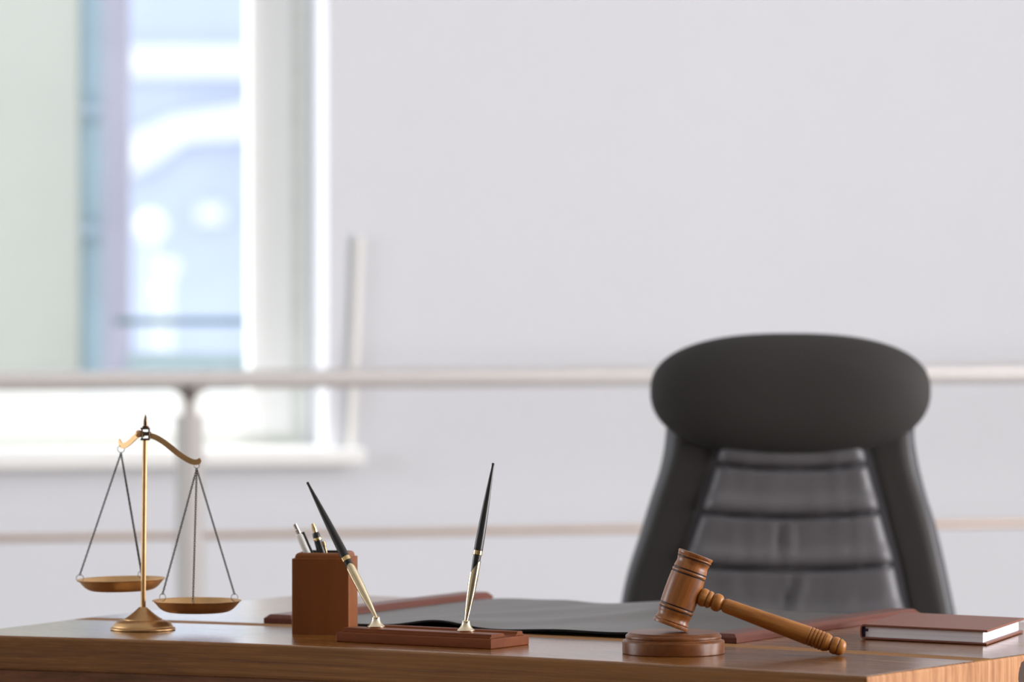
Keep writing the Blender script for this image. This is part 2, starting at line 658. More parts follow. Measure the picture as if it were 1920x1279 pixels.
T = 0.24                      # outer wall thickness
W_R, W_L, W_B, W_T = -0.357, -1.95, 0.735, 2.35       # back window opening
room_struct('floor', box_bm(UL - T, UR + T, -VF - T, T, -0.12, 0.0), M['floor'])
room_struct('ceiling', box_bm(UL - T, UR + T, -VF - T, T, HC, HC + 0.15), M['ceiling'])
bm = bmesh.new()
box(bm, UL - T, W_L, 0, T, 0, HC)
box(bm, W_R, UR + T, 0, T, 0, HC)
box(bm, W_L, W_R, 0, T, 0, W_B)
box(bm, W_L, W_R, 0, T, W_T, HC)
room_struct('wall_back', bm, M['wall'], smooth=0)


def side_wall(name, x0, x1, v0, v1, mat):
    bm = bmesh.new()
    zb, zt = 0.55, 2.75
    box(bm, x0, x1, -VF, -v1, 0, HC)
    box(bm, x0, x1, -v0, 0, 0, HC)
    box(bm, x0, x1, -v1, -v0, 0, zb)
    box(bm, x0, x1, -v1, -v0, zt, HC)
    return room_struct(name, bm, mat, smooth=0)


side_wall('wall_left', UL - T, UL, 1.0, 3.4, M['side_wall'])
side_wall('wall_right', UR, UR + T, 3.8, 8.4, M['wall'])
room_struct('wall_front', box_bm(UL - T, UR + T, -VF - T, -VF, 0, HC), M['front_wall'], smooth=0)


def frame_bm(x0, x1, z0, z1, y0, y1, w):
    bm = bmesh.new()
    box(bm, x0, x0 + w, y0, y1, z0, z1)
    box(bm, x1 - w, x1, y0, y1, z0, z1)
    box(bm, x0 + w, x1 - w, y0, y1, z0, z0 + w)
    box(bm, x0 + w, x1 - w, y0, y1, z1 - w, z1)
    return bm


# window_1: the bright window of the back wall, its frame 16 cm behind the wall face
win = structure(thing('window_1', 'white framed window in the back wall behind the handrail', 'window', room((W_L + W_R) / 2, 0, W_B), ROOM_A))
del win['category']
wx = (W_R - W_L) / 2
h = W_T - W_B
bm = frame_bm(-wx, wx, 0, h, 0.150, 0.215, 0.066)
box(bm, -wx + 0.52, -wx + 0.58, 0.152, 0.213, 0.066, h - 0.066)        # mullion
obj('outer_frame', bm, M['white_frame'], win, bevel=0.004)
for xa, xb in ((-wx + 0.584, wx - 0.034), (-wx + 0.034, -wx + 0.516)):
    sash = obj('sash', frame_bm(xa, xb, 0.052, h - 0.034, 0.1450, 0.20, 0.083), M['white_frame'], win, bevel=0.006)
    obj('groove_strip', frame_bm(xa - 0.014, xb + 0.014, 0.038, h - 0.020, 0.1485, 0.16, 0.0142), M['groove_strip'], sash, smooth=0)
    obj('pane', box_bm(xa + 0.082, xb - 0.082, 0.168, 0.174, 0.134, h - 0.116), M['glass'], sash, smooth=0)
obj('sill', box_bm(-wx - 0.06, wx + 0.062, -0.055, 0.150, 0.0005, 0.033), M['sill'], win, bevel=0.008, seg=3)


def side_window(name, x, v0, v1, label):
    w = structure(thing(name, label, 'window', room(x, (v0 + v1) / 2, 0.55), ROOM_A))
    del w['category']
    bm = bmesh.new()
    L = (v1 - v0) / 2
    for a, b in ((-L, -L + 0.07), (L - 0.07, L), (-L / 3 - 0.04, -L / 3 + 0.04), (L / 3 - 0.04, L / 3 + 0.04)):
        box(bm, -0.04, 0.04, a, b, 0, 2.2)
    box(bm, -0.04, 0.04, -L, L, 0, 0.07)
    box(bm, -0.04, 0.04, -L, L, 2.13, 2.2)
    obj('outer_frame', bm, M['white_frame'], w, smooth=0)
    for k in (-1, 0, 1):
        c = k * 2 * L / 3
        obj('pane', box_bm(-0.004, 0.004, c - L / 3 + 0.035, c + L / 3 - 0.035, 0.07, 2.13), M['glass'], w, smooth=0)


side_window('window_2', UL - 0.12, 1.0, 3.4, 'tall white window of the left wall')
side_window('window_3', UR + 0.12, 3.8, 8.4, 'tall white window of the right wall')

bm = tube([(-0.2985, -0.012, 1.165), (-0.303, -0.012, 1.05), (-0.310, -0.012, 0.90), (-0.3155, -0.012, 0.772)], 0.0068, 10)
tag(obj('blind_cord', bm, M['cord'], None, ROOM_M), 'thin pale cord hanging on the white wall just right of the window', 'cord')

# ------------------------------------------------------------------ handrail in front of the back wall
VR = 0.60
rail = thing('handrail', 'brushed steel handrail with lower rail and round post in front of the window', 'railing', room(-0.7415, VR), ROOM_A)
u0 = -0.7415
obj('top_rail', tube([(-3.4 - u0, 0, 0.9165), (3.6 - u0, 0, 0.9165)], 0.0165, 24), M['steel'], rail)
obj('lower_rail', tube([(-3.4 - u0, 0, 0.642), (3.6 - u0, 0, 0.642)], 0.0058, 16), M['copper_steel'], rail)
for k, du in enumerate((0.0, 2.9, -2.2)):
    post = lathe([(0.0, 0.0), (0.045, 0.0), (0.045, 0.012), (0.0245, 0.014), (0.0245, 0.850), (0.0235, 0.8535), (0.0115, 0.854)], 40)
    po = obj('post', post, M['satin_post'], rail, Matrix.Translation((du, 0, 0)))
    obj('neck', lathe([(0.0113, 0.8536), (0.0113, 0.878), (0.0125, 0.884)], 28), M['neck_steel'], po)
    br = bmesh.new()
    lathe(smooth_profile([(0.0125, 0.884), (0.0155, 0.889), (0.023, 0.8945), (0.029, 0.8965)], 5) + [(0.029, 0.9003)], 32, br)
    obj('saddle', br, M['dark_steel'], po)

# ------------------------------------------------------------------ outside the window
yY = lambda px, Y: (px - 960) / F_PX * Y
wing = thing('building_wing', 'pale cream building wing with blue strip and mauve corner beyond the window', 'building', (yY(60, 13.2), 13.2, -3.2))
obj('wall', box_bm(-4.0, yY(150, 13.2) - yY(60, 13.2), 0, 0.3, 0, 8), M['cream_render'], wing, smooth=0)
bl = obj('blue_strip', box_bm(yY(150, 13.2) - yY(60, 13.2), yY(194, 13.2) - yY(60, 13.2), 0.03, 0.25, 0, 8), M['blue_tile'], wing, smooth=0)
for z in (3.95, 4.35, 4.63):
    obj('joint_band', box_bm(yY(150, 13.2) - yY(60, 13.2), yY(194, 13.2) - yY(60, 13.2), 0.01, 0.03, z, z + 0.03), M['blue_joint'], bl, smooth=0)
obj('corner_pier', box_bm(yY(194, 13.2) - yY(60, 13.2), yY(244, 13.2) - yY(60, 13.2), -0.04, 0.06, 0, 8), M['mauve'], wing, smooth=0)

bal = thing('balcony_rail', 'grey green balcony rail with low parapet outside the window glass', 'railing', (yY(360, 12.6), 12.6, 0.2))
obj('top_rail', box_bm(yY(215, 12.6) - yY(360, 12.6), 1.6, -0.02, 0.02, 0.757, 0.772), M['green_rail'], bal, smooth=0)
for px in (228, 700, 900):
    obj('post', box_bm(yY(px - 16, 12.6) - yY(360, 12.6), yY(px + 16, 12.6) - yY(360, 12.6), -0.02, 0.02, 0.0, 0.757), M['mauve'], bal, smooth=0)
obj('parapet', box_bm(-0.14, 1.6, -0.05, 0.05, 0.0, 0.695), M['parapet'], bal, smooth=0)
structure(obj('balcony_floor', box_bm(-2.0, 3.5, 11.9, 12.9, 0.0, 0.2), M['paving'], smooth=0))

far = thing('far_building', 'pale blue building with white ledges far beyond the balcony rail', 'building', (-2.9, 46, -4.0))
obj('wall', box_bm(-6, 9, 0, 8, 0, 9.2), M['blue_facade'], far, smooth=0)
fz = lambda py: CAM_Z - (py - 383) / F_PX * 46 + 4.0
fx = lambda px: (px - 960) / F_PX * 46 + 2.9
for (pa, pb, ya, yb) in ((236, 900, 92, 140), (372, 420, 386, 416)):
    obj('ledge', box_bm(fx(pa), fx(pb), -0.12, 0, fz(yb), fz(ya)), M['white_render'], far, smooth=0)
bm = bmesh.new()
ra = [(fx(a), fz(b)) for a, b in ((236, 262), (330, 222), (470, 200), (900, 190), (900, 254), (470, 254), (350, 262), (290, 305), (236, 330))]
va = [bm.verts.new((x, -0.15, z)) for x, z in ra]
vb = [bm.verts.new((x, 0.0, z)) for x, z in ra]
bm.faces.new(va)
bm.faces.new(vb)
for i in range(len(ra)):
    j = (i + 1) % len(ra)
    bm.faces.new((va[i], va[j], vb[j], vb[i]))
obj('sloping_canopy', bm, M['white_render'], far, smooth=0)
for (px, py, Y, r) in ((284, 425, 30, 0.075), (316, 502, 30, 0.05), (305, 545, 33, 0.045)):  # white globes on poles, added to give the blurred bright highlights outside
    z = CAM_Z - (py - 383) / F_PX * Y
    lt = thing('highlight_globe', {425: 'large white globe added for the brightest highlight seen through the window', 502: 'smaller white globe added for the highlight below the brightest one outside the window', 545: 'lowest small white globe added for a faint highlight outside the window'}[py],
               'highlight globe', (yY(px, Y), Y, -4.0))
    bmS = bmesh.new()
    bmesh.ops.create_uvsphere(bmS, u_segments=24, v_segments=16, radius=r)
    obj('globe', bmS, M['white_render'], lt, Matrix.Translation((0, 0, z + 4.0)))
    obj('pole', tube([(0, 0, 0), (0, 0, z + 4.0 - r * 0.98)], 0.012, 8), M['white_render'], lt)
structure(obj('outside_ground', box_bm(-60, 60, 13.0, 120, -4.3, -4.0), M['paving'], smooth=0))

# ------------------------------------------------------------------ the desk
DYAW = math.radians(-31.0)
DO = at(1626, 1268)
DESK_M = Matrix.Translation((DO.x, DO.y, 0)) @ Matrix.Rotation(DYAW, 4, 'Z')
DESK_I = DESK_M.inverted()
desk = thing('desk', 'large brown wooden desk with thick board top', 'desk', (DO.x, DO.y, 0), DYAW)
front = [(-1.1241, -0.0263), (-1.0647, -0.0132), (-0.8926, 0.0187), (-0.7153, 0.0379), (-0.56, 0.0375), (-0.4097, 0.0325), (-0.2109, 0.0196), (0.0, 0.0)]
ff = lerp_table(front)
outline = [(-1.1241 + 1.1241 * i / 40, ff(-1.1241 + 1.1241 * i / 40)) for i in range(41)]
rt = lerp_table([(0.0, 0.0), (0.068, 0.001), (0.134, 0.005), (0.24, 0.0096), (0.315, 0.0124), (0.76, 0.02)])
outline += [(rt(0.76 * i / 16), 0.76 * i / 16) for i in range(1, 17)]
lt_ = lerp_table([(-0.0263, -1.1241), (0.0761, -1.1299), (0.2405, -1.1424), (0.4069, -1.1484), (0.618, -1.1464), (0.735, -1.138)])
outline += [(lt_(0.735 - 0.76 * i / 16), 0.735 - 0.76 * i / 16) for i in range(0, 16)]
bm = prism(outline, 0.712, 0.75)
bm.normal_update()
for f in bm.faces:
    if abs(f.normal.z) < 0.3 and abs(f.normal.x) > 0.8:
        f.material_index = 1
obj('tabletop', bm, [M['desk_wood'], M['end_grain']], desk, bevel=0.0042, seg=4)
ap = [(x * 0.996 - 0.003, y + 0.004) for x, y in [(-1.1241 + 1.1241 * i / 40, ff(-1.1241 + 1.1241 * i / 40)) for i in range(41)]]
ap += [(x, y + 0.03) for x, y in reversed(ap)]
obj('apron', prism(ap, 0.585, 0.712), M['apron_wood'], desk)
obj('side_apron', box_bm(-0.045, -0.012, 0.04, 0.70, 0.585, 0.712), M['apron_wood'], desk)
obj('side_apron', box_bm(-1.12, -1.09, 0.04, 0.68, 0.585, 0.712), M['apron_wood'], desk)
for lx, ly in ((-0.055, 0.045), (-1.075, 0.035), (-0.055, 0.70), (-1.075, 0.68)):
    obj('leg', box_bm(lx - 0.035, lx + 0.035, ly - 0.028 + (0.02 if ly < 0.1 else 0), ly + 0.042, 0, 0.712), M['apron_wood'], desk, bevel=0.003)

ZT = 0.75

# ------------------------------------------------------------------ balance scale
sp = at(268, 1181)
scale = thing('balance_scale', 'antique brass balance scale with two hanging pans near the left end of the desk', 'scale', (sp.x, sp.y, ZT))
PXM = F_PX / sp.y
prof = [(0.0, 0.0), (0.0350, 0.0), (0.0363, 0.0008), (0.0363, 0.0022), (0.0350, 0.0030)]
prof += smooth_profile([(0.0338, 0.0034), (0.0328, 0.0054), (0.0300, 0.0085), (0.0262, 0.0104), (0.0225, 0.0112)], 6)
prof += [(0.0216, 0.0112), (0.0214, 0.0120)]
prof += smooth_profile([(0.0212, 0.0122), (0.0160, 0.0155), (0.0108, 0.0195), (0.0070, 0.0228), (0.0050, 0.0246)], 6)
prof += [(0.0044, 0.0252), (0.0, 0.0252)]
obj('base', lathe(prof, 72), M['brass'], scale)
hz = 0.2185                                            # height of the beam pivot
obj('column', lathe([(0.0028, 0.0245), (0.0028, 0.05), (0.0026, hz - 0.0072)], 24), M['brass'], scale, Matrix.Translation((0, 0, 0)) @ Matrix.Rotation(0.012, 4, 'Y'))
px_h = 0.012 * hz
HUB = Vector((px_h + 0.0004, 0, hz))
bm = bmesh.new()
# yoke: two cheeks, a bottom plate, a top plate and the pivot pin
box(bm, -0.0052, 0.0052, -0.0052, 0.0052, -0.0072, -0.0050)
box(bm, -0.0052, 0.0052, -0.0052, 0.0052, 0.0050, 0.0070)
box(bm, 0.0034, 0.0052, -0.0048, 0.0048, -0.0052, 0.0052)
box(bm, -0.0044, -0.0028, -0.0048, 0.0048, -0.0052, 0.0052)
tube([(-0.0062, 0, 0), (0.0066, 0, 0)], 0.0022, 14, bm)
obj('pivot_yoke', bm, M['dark_brass'], scale, Matrix.Translation(HUB), bevel=0.0005)
bm = lathe(smooth_profile([(0.0, -0.0042), (0.0030, -0.003), (0.0042, 0.0), (0.003, 0.003), (0.0, 0.0042)], 6), 24)
obj('pivot_knob', bm, M['brass'], scale, Matrix.Translation(HUB + Vector((-0.0072, 0, 0))) @ Matrix.Rotation(PI / 2, 4, 'Y'))
obj('finial', lathe([(0.0036, 0.007), (0.0040, 0.0085)] + smooth_profile([(0.0025, 0.0088), (0.0025, 0.0115), (0.0024, 0.0140), (0.0016, 0.0178), (0.0007, 0.0205), (0.0, 0.0224)], 5), 24), M['dark_brass'], scale, Matrix.Translation(HUB + Vector((0.0002, 0, 0))))

ARM = [(0.004, -0.0015), (0.0113, -0.0032), (0.0200, -0.0078), (0.0287, -0.0140), (0.0373, -0.0204), (0.0454, -0.0252), (0.0520, -0.0280), (0.0577, -0.0284), (0.0625, -0.0258)]


def arm_bm(az, tilt, n=40):
    """flat S-curved strip, 6 mm tall and 1.4 mm thick, leaving the pivot in direction az."""
    d = Vector((math.cos(az), math.sin(az), 0))
    nrm = Vector((-math.sin(az), math.cos(az), 0))
    pts = smooth_profile(ARM, 5)
    bm = bmesh.new()
    rows = []
    for i, (s, z) in enumerate(pts):
        a = pts[max(i - 1, 0)]
        b = pts[min(i + 1, len(pts) - 1)]
        tg = Vector((b[0] - a[0], b[1] - a[1])).normalized()
        up = Vector((-tg.y, tg.x))
        k = i / (len(pts) - 1)
        hw = 0.0031 if k < 0.93 else 0.0031 * (1 - (k - 0.93) / 0.07 * 0.85)
        z += tilt * s
        row = []
        for so, sn in ((1, -1), (1, 1), (-1, 1), (-1, -1)):
            row.append(bm.verts.new(HUB + d * (s + up.x * (hw if so < 0 else 0.0031) * so) + Vector((0, 0, z + up.y * (hw if so < 0 else 0.0031) * so)) + nrm * (0.0007 * sn)))
        rows.append(row)
    for i in range(len(rows) - 1):
        for k in range(4):
            l = (k + 1) % 4
            bm.faces.new((rows[i][k], rows[i][l], rows[i + 1][l], rows[i + 1][k]))
    bm.faces.new(rows[0])
    bm.faces.new(rows[-1])
    end = HUB + d * 0.0575 + Vector((0, 0, -0.0284 + tilt * 0.0575 - 0.0022))
    return bm, end


AZ_R, AZ_L = math.radians(-4), math.radians(122)
TILT_R, TILT_L = -0.052, 0.245
bm, end_r = arm_bm(AZ_R, TILT_R)
obj('beam_arm', bm, M['brass'], scale)
bm, end_l = arm_bm(AZ_L, TILT_L)
obj('beam_arm', bm, M['brass'], scale)


def links(bm, a, b, pitch=0.0026, w=0.00105, wire=0.00042):
    a, b = Vector(a), Vector(b)
    d = (b - a)
    L = d.length
    d.normalize()
    s = d.cross(Vector((0, 1, 0.3))).normalized()
    t = d.cross(s)
    n = int(L / pitch)
    for i in range(n):
        c = a + d * (L * (i + 0.5) / n)
        side = s if i % 2 == 0 else t
        side = (side * 0.85 + (t if i % 2 == 0 else -s) * 0.5).normalized()
        tube([c + d * (pitch * 0.72 * math.cos(2 * PI * k / 8)) + side * (w * math.sin(2 * PI * k / 8)) for k in range(8)], wire, 5, bm, True)
    return bm


def make_pan(end, drop, angles, ring_r, tilt=0.0):
    c = end + Vector((0, 0, -drop))
    prof = smooth_profile([(0.0, -0.0118), (0.024, -0.0118), (0.034, -0.0110), (0.0405, -0.0078), (0.0452, -0.0030), (0.0480, 0.0002), (0.0498, 0.0012)], 5)
    prof += [(0.0499, 0.0017), (0.0493, 0.0019)]
    prof += smooth_profile([(0.0472, 0.0006), (0.0445, -0.0026), (0.0398, -0.0072), (0.0336, -0.0101), (0.024, -0.0109), (0.0, -0.0109)], 5)
    bm = lathe(prof, 80)
    pan = obj('pan', bm, M['brass'], scale, Matrix.Translation(c) @ Matrix.Rotation(tilt, 4, 'Y'))
    top = end + Vector((0, 0, -ring_r * 2 + 0.0004))
    r = tube(ring_path(end + Vector((0, 0, -ring_r + 0.0012)), ring_r, (1, 0.0, 0), (0, 0, 1), 28), 0.00042, 7, None, True)
    inv = (Matrix.Translation(c) @ Matrix.Rotation(tilt, 4, 'Y')).inverted()
    r.transform(inv)
    obj('hook_ring', r, M['ring_metal'], pan)
    for ang in angles:
        dirv = Vector((math.cos(ang), math.sin(ang), 0))
        hole = Vector((dirv.x * 0.0462, dirv.y * 0.0462, 0.0))
        rc = hole + Vector((dirv.x * 0.0, dirv.y * 0.0, 0.0034))
        rr = tube(ring_path(rc, 0.0041, dirv if abs(dirv.x) > 0.6 else (1, 0, 0) if dirv.y > 0 else (0.25, -0.97, 0), (0, 0, 1), 22), 0.00042, 6, None, True)
        obj('rim_ring', rr, M['ring_metal'], pan)
        ch = links(bmesh.new(), inv @ top, rc + Vector((0, 0, 0.0037)))
        obj('chain', ch, M['chain'], pan)
    return pan


make_pan(end_r, 0.1535, [math.radians(a) for a in (-92, 28, 149)], 0.0029)
make_pan(end_l, 0.1500, [math.radians(a) for a in (184, -56, 64)], 0.0038, math.radians(-1.2))

# ------------------------------------------------------------------ pencil cup with two pens
CW = 0.0640
cfl = at(547, 1189.8)
CYAW = math.radians(-7.0)
cup = thing('pencil_cup', 'square reddish brown wooden pencil cup behind the pen stand', 'pencil cup', (cfl.x, cfl.y, ZT), CYAW)
bm = bmesh.new()
levels = [(0.0, 0.0, 0), (0.0835, 0.0, 0), (0.0837, 0.0026, 0), (0.0850, 0.0030, 0)]
for k in range(7):
    a = k / 6 * PI / 2
    levels.append((0.0850 + 0.0048 * math.sin(a), 0.0030 + 0.0044 * (1 - math.cos(a)), 0))
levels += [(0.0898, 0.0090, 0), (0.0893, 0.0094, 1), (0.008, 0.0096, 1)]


def sq(inset, z, bm, r=0.0016):
    pts = []
    a, b = inset, CW - inset
    for cx, cy, a0 in ((b - r, b - r, 0), (a + r, b - r, PI / 2), (a + r, a + r, PI), (b - r, a + r, 3 * PI / 2)):
        for k in range(4):
            t = a0 + k / 3 * PI / 2
            pts.append(bm.verts.new((cx + r * math.cos(t), cy + r * math.sin(t), z)))
    return pts


rows = [sq(i, z, bm) for z, i, _ in levels]
for k in range(len(rows) - 1):
    for i in range(16):
        j = (i + 1) % 16
        bm.faces.new((rows[k][i], rows[k][j], rows[k + 1][j], rows[k + 1][i])).material_index = levels[k + 1][2]
bm.faces.new(rows[0])
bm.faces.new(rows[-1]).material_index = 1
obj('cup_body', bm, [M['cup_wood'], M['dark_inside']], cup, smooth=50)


def pen(name, label, tip_px, rim_px, y_off, builder, length):
    """a pen standing in the cup: tip at tip_px, crossing the rim at rim_px, leaning within the cup."""
    Y = cfl.y + y_off
    p1 = at_y(*tip_px, Y)
    p0 = at_y(*rim_px, Y)
    d = (p1 - p0).normalized()
    base = p1 - d * length
    root = thing(name, label, 'pen', base, 0, 'pens in the pencil cup')
    yv = Vector((1, -0.25, 0))
    yv = (yv - d * yv.dot(d)).normalized()
    root.rotation_euler = Matrix((yv.cross(d), yv, d)).transposed().to_euler()     # clip side turned to the right
    builder(root, length)
    return root


def white_pen(root, L):
    obj('barrel', lathe([(0.0, 0.0), (0.001, 0.0), (0.0034, 0.016), (0.0043, 0.03), (0.0043, L - 0.0140), (0.0036, L - 0.0125), (0.0030, L - 0.0122)], 28), M['white_plastic'], root)
    obj('clicker', lathe([(0.0027, L - 0.0122), (0.0027, L - 0.007), (0.0023, L - 0.0065), (0.0023, L - 0.0008), (0.0015, L), (0.0, L)], 24), M['silver'], root)
    bm = box_bm(-0.0013, 0.0013, 0.0043, 0.0062, L - 0.052, L - 0.0125)
    box(bm, -0.0014, 0.0014, 0.002, 0.0062, L - 0.0150, L - 0.0120)
    obj('clip', bm, M['black'], root, bevel=0.0004)


def gold_pen(root, L):
    obj('barrel', lathe([(0.0, 0.0), (0.001, 0.0), (0.0035, 0.018), (0.0050, 0.05), (0.0050, L - 0.035), (0.0044, L - 0.0205), (0.00435, L - 0.0195)], 28), M['black'], root)
    obj('band', lathe([(0.00445, L - 0.0198), (0.00465, L - 0.0192), (0.00465, L - 0.0176), (0.00445, L - 0.0170)], 28), M['gold'], root)
    obj('cap', lathe([(0.0043, L - 0.0172), (0.0042, L - 0.0125), (0.0032, L - 0.0106), (0.0022, L - 0.0104)], 28), M['black'], root)
    obj('clicker', lathe([(0.0024, L - 0.0106), (0.0025, L - 0.006), (0.0017, L - 0.0006), (0.0, L)], 24), M['gold'], root)
    bm = box_bm(-0.0014, 0.0014, 0.0046, 0.0066, L - 0.060, L - 0.0225)
    box(bm, -0.0014, 0.0014, 0.002, 0.0074, L - 0.0290, L - 0.0225)
    obj('clip', bm, M['gold'], root, bevel=0.0005)


pen('ballpoint_pen', 'white ballpoint pen with black clip standing in the pencil cup', (552.5, 982), (578, 1040), 0.018, white_pen, 0.1230)
pen('ballpoint_pen', 'black and gold ballpoint pen standing in the pencil cup', (586, 981), (604, 1040), 0.034, gold_pen, 0.1190)

# ------------------------------------------------------------------ pen stand with two desk pens
SYAW = math.radians(-32.4)
sfl = at(630, 1203.5)
stand = thing('pen_stand', 'reddish brown wooden pen stand with two gold holders at the front of the desk', 'pen stand', (sfl.x, sfl.y, ZT), SYAW)
SI = (Matrix.Translation((sfl.x, sfl.y, ZT)) @ Matrix.Rotation(SYAW, 4, 'Z')).inverted()
SL, SD = 0.1990, 0.0770
z1 = 0.0108
poly = [(0.0, 0.0), (0.0, z1 - 0.0018), (0.0012, z1), (SD - 0.0012, z1), (SD, z1 - 0.0018), (SD, 0.0)]
obj('plinth', extrude_x(poly, 0, SL), M['set_wood'], stand, bevel=0.0012, seg=3)
top = 0.0152
poly = [(0.0045, z1 - 0.0003), (0.0045, z1 + 0.0012), (0.0064, z1 + 0.0016), (0.0070, top), (0.0305, top), (0.0316, top - 0.0005)]
for k in range(9):
    a = k / 8 * PI
    poly.append((0.0455 - 0.0132 * math.cos(a), top - 0.0008 - 0.0038 * math.sin(a) ** 0.7))
poly += [(0.0592, top - 0.0004), (0.0605, top), (0.0690, top), (0.0696, z1 + 0.0016), (0.0722, z1 + 0.0012), (0.0722, z1 - 0.0003)]
obj('upper_tier', extrude_x(poly, 0.0050, SL - 0.0036), M['set_wood'], stand, smooth=30, bevel=0.0005)


def desk_pen(foot_px, tip_px, tip_dy, mouth_dir, label):
    fp = at(*foot_px, ZT + top)
    loc = SI @ fp
    loc.z = top
    foot = thing_part = obj('pen_holder', lathe([(0.0, 0.0), (0.0092, 0.0), (0.0096, 0.0006), (0.0096, 0.0016), (0.0090, 0.0022)] + smooth_profile([(0.0084, 0.0026), (0.0066, 0.0046), (0.0050, 0.0074), (0.0043, 0.0096)], 6) + [(0.0044, 0.0112), (0.0036, 0.0118), (0.0, 0.0118)], 40), M['cast_gold'], stand, Matrix.Translation(loc))
    b0 = fp + Vector((0, 0, 0.0112))
    tip = at_y(*tip_px, b0.y + tip_dy)
    axis = (tip - b0)
    L = axis.length
    axis.normalize()
    wm = aim(axis, b0)
    hi = wm.to_3x3().inverted() @ Vector(mouth_dir)
    mouth_az = math.atan2(hi.y, hi.x)                  # where the slanted mouth reaches highest
    # sleeve with a slanted mouth, a sub-part of its holder
    seg = 48
    out_pts = smooth_profile([(0.0018, 0.0), (0.0022, 0.005), (0.0033, 0.016), (0.0044, 0.032), (0.0049, 0.046), (0.0050, 0.068)], 6)
    bm = bmesh.new()
    rows_o, rows_i = [], []
    for r, z in out_pts:
        ro, ri = [], []
        for i in range(seg):
            th = 2 * PI * i / seg
            lim = 0.0578 + 0.0088 * math.cos(th - mouth_az)
            zz = z if z < 0.040 else 0.040 + (z - 0.040) / 0.028 * (lim - 0.040)
            ro.append(bm.verts.new((r * math.cos(th), r * math.sin(th), zz)))
            q = max(r - 0.0005, 0.0006)
            ri.append(bm.verts.new((q * math.cos(th), q * math.sin(th), zz)))
        rows_o.append(ro)
        rows_i.append(ri)
    for k in range(len(rows_o) - 1):
        for i in range(seg):
            j = (i + 1) % seg
            bm.faces.new((rows_o[k][i], rows_o[k][j], rows_o[k + 1][j], rows_o[k + 1][i]))
            bm.faces.new((rows_i[k][i], rows_i[k + 1][i], rows_i[k + 1][j], rows_i[k][j]))
    for i in range(seg):
        j = (i + 1) % seg
        bm.faces.new((rows_o[-1][i], rows_o[-1][j], rows_i[-1][j], rows_i[-1][i]))
    bm.faces.new(rows_o[0])
    foot_w = Matrix.Translation((sfl.x, sfl.y, ZT)) @ Matrix.Rotation(SYAW, 4, 'Z') @ Matrix.Translation(loc)
    obj('sleeve', bm, M['pale_gold'], foot, foot_w.inverted() @ wm)
    root = thing('desk_pen', label, 'pen', b0 + axis * 0.012, 0, 'desk pens of the pen stand')
    root.rotation_euler = axis.to_track_quat('Z', 'Y').to_euler()
    LL = L - 0.012
    sc = L / 0.172
    g0, g1 = 0.0715 * sc - 0.012, 0.0765 * sc - 0.012
    obj('nib_section', lathe([(0.0, 0.0), (0.0016, 0.002), (0.0028, 0.022), (0.0039, 0.040), (0.0044, g0)], 32), M['black'], root)
    obj('gold_band', lathe([(0.0046, g0), (0.0050, g0 + 0.0003), (0.0050, g1 - 0.0003), (0.0046, g1)], 32), M['gold'], root)
    obj('barrel', lathe([(0.0049, g1)] + smooth_profile([(0.00495, g1 + 0.0004), (0.0047, g1 + 0.018), (0.0038, g1 + 0.045), (0.0026, g1 + 0.070), (0.0014, LL - 0.004), (0.0017, LL - 0.0018), (0.0012, LL - 0.0004), (0.0, LL)], 5), 32), M['black'], root)


desk_pen((705, 1177), (576, 904), 0.055, (0.15, -1, 0), 'black and gold desk pen leaning left in the holder beside the pencil cup')
desk_pen((873.7, 1184.5), (925, 868), 0.030, (1, -0.25, 0), 'black and gold desk pen standing nearly upright at right of the pen stand')

# ------------------------------------------------------------------ desk pad: two wooden bars and a wavy leather sheet
PYAW = math.radians(-30.0)
pfl = at(494, 1168)
PW, PD, BW = 0.605, 0.452, 0.038
pad = thing('desk_pad', 'black leather desk pad with two brown wooden side bars lying on the desk', 'desk pad', (pfl.x, pfl.y, ZT), PYAW)


def bar_bm(x0, x1):
    bm = bmesh.new()
    ch = 0.0022
    box(bm, x0, x1, 0, PD, 0.0, 0.0058)
    lo = [(x0 + 0.0008, 0.0008, 0.0058), (x1 - 0.0008, 0.0008, 0.0058), (x1 - 0.0008, PD - 0.0008, 0.0058), (x0 + 0.0008, PD - 0.0008, 0.0058)]
    i = 0.0052
    hi = [(x0 + i, i, 0.0098), (x1 - i, i, 0.0098), (x1 - i, PD - i, 0.0098), (x0 + i, PD - i, 0.0098)]
    a = [bm.verts.new(p) for p in lo]
    b = [bm.verts.new(p) for p in hi]
    bm.faces.new(b)
    bm.faces.new(a)
    for k in range(4):
        l = (k + 1) % 4
        bm.faces.new((a[k], a[l], b[l], b[k]))
    return bm


obj('side_bar', bar_bm(0, BW), M['bar_wood'], pad, bevel=0.0006)
obj('side_bar', bar_bm(PW - BW, PW), M['bar_wood'], pad, bevel=0.0006)
nx, ny = 120, 60
x0, x1 = BW - 0.004, PW - BW + 0.004
y0, y1 = 0.004, PD - 0.030
TH = 0.0022
bm = bmesh.new()


def g(x, c, w):
    return math.exp(-((x - c) / w) ** 2)


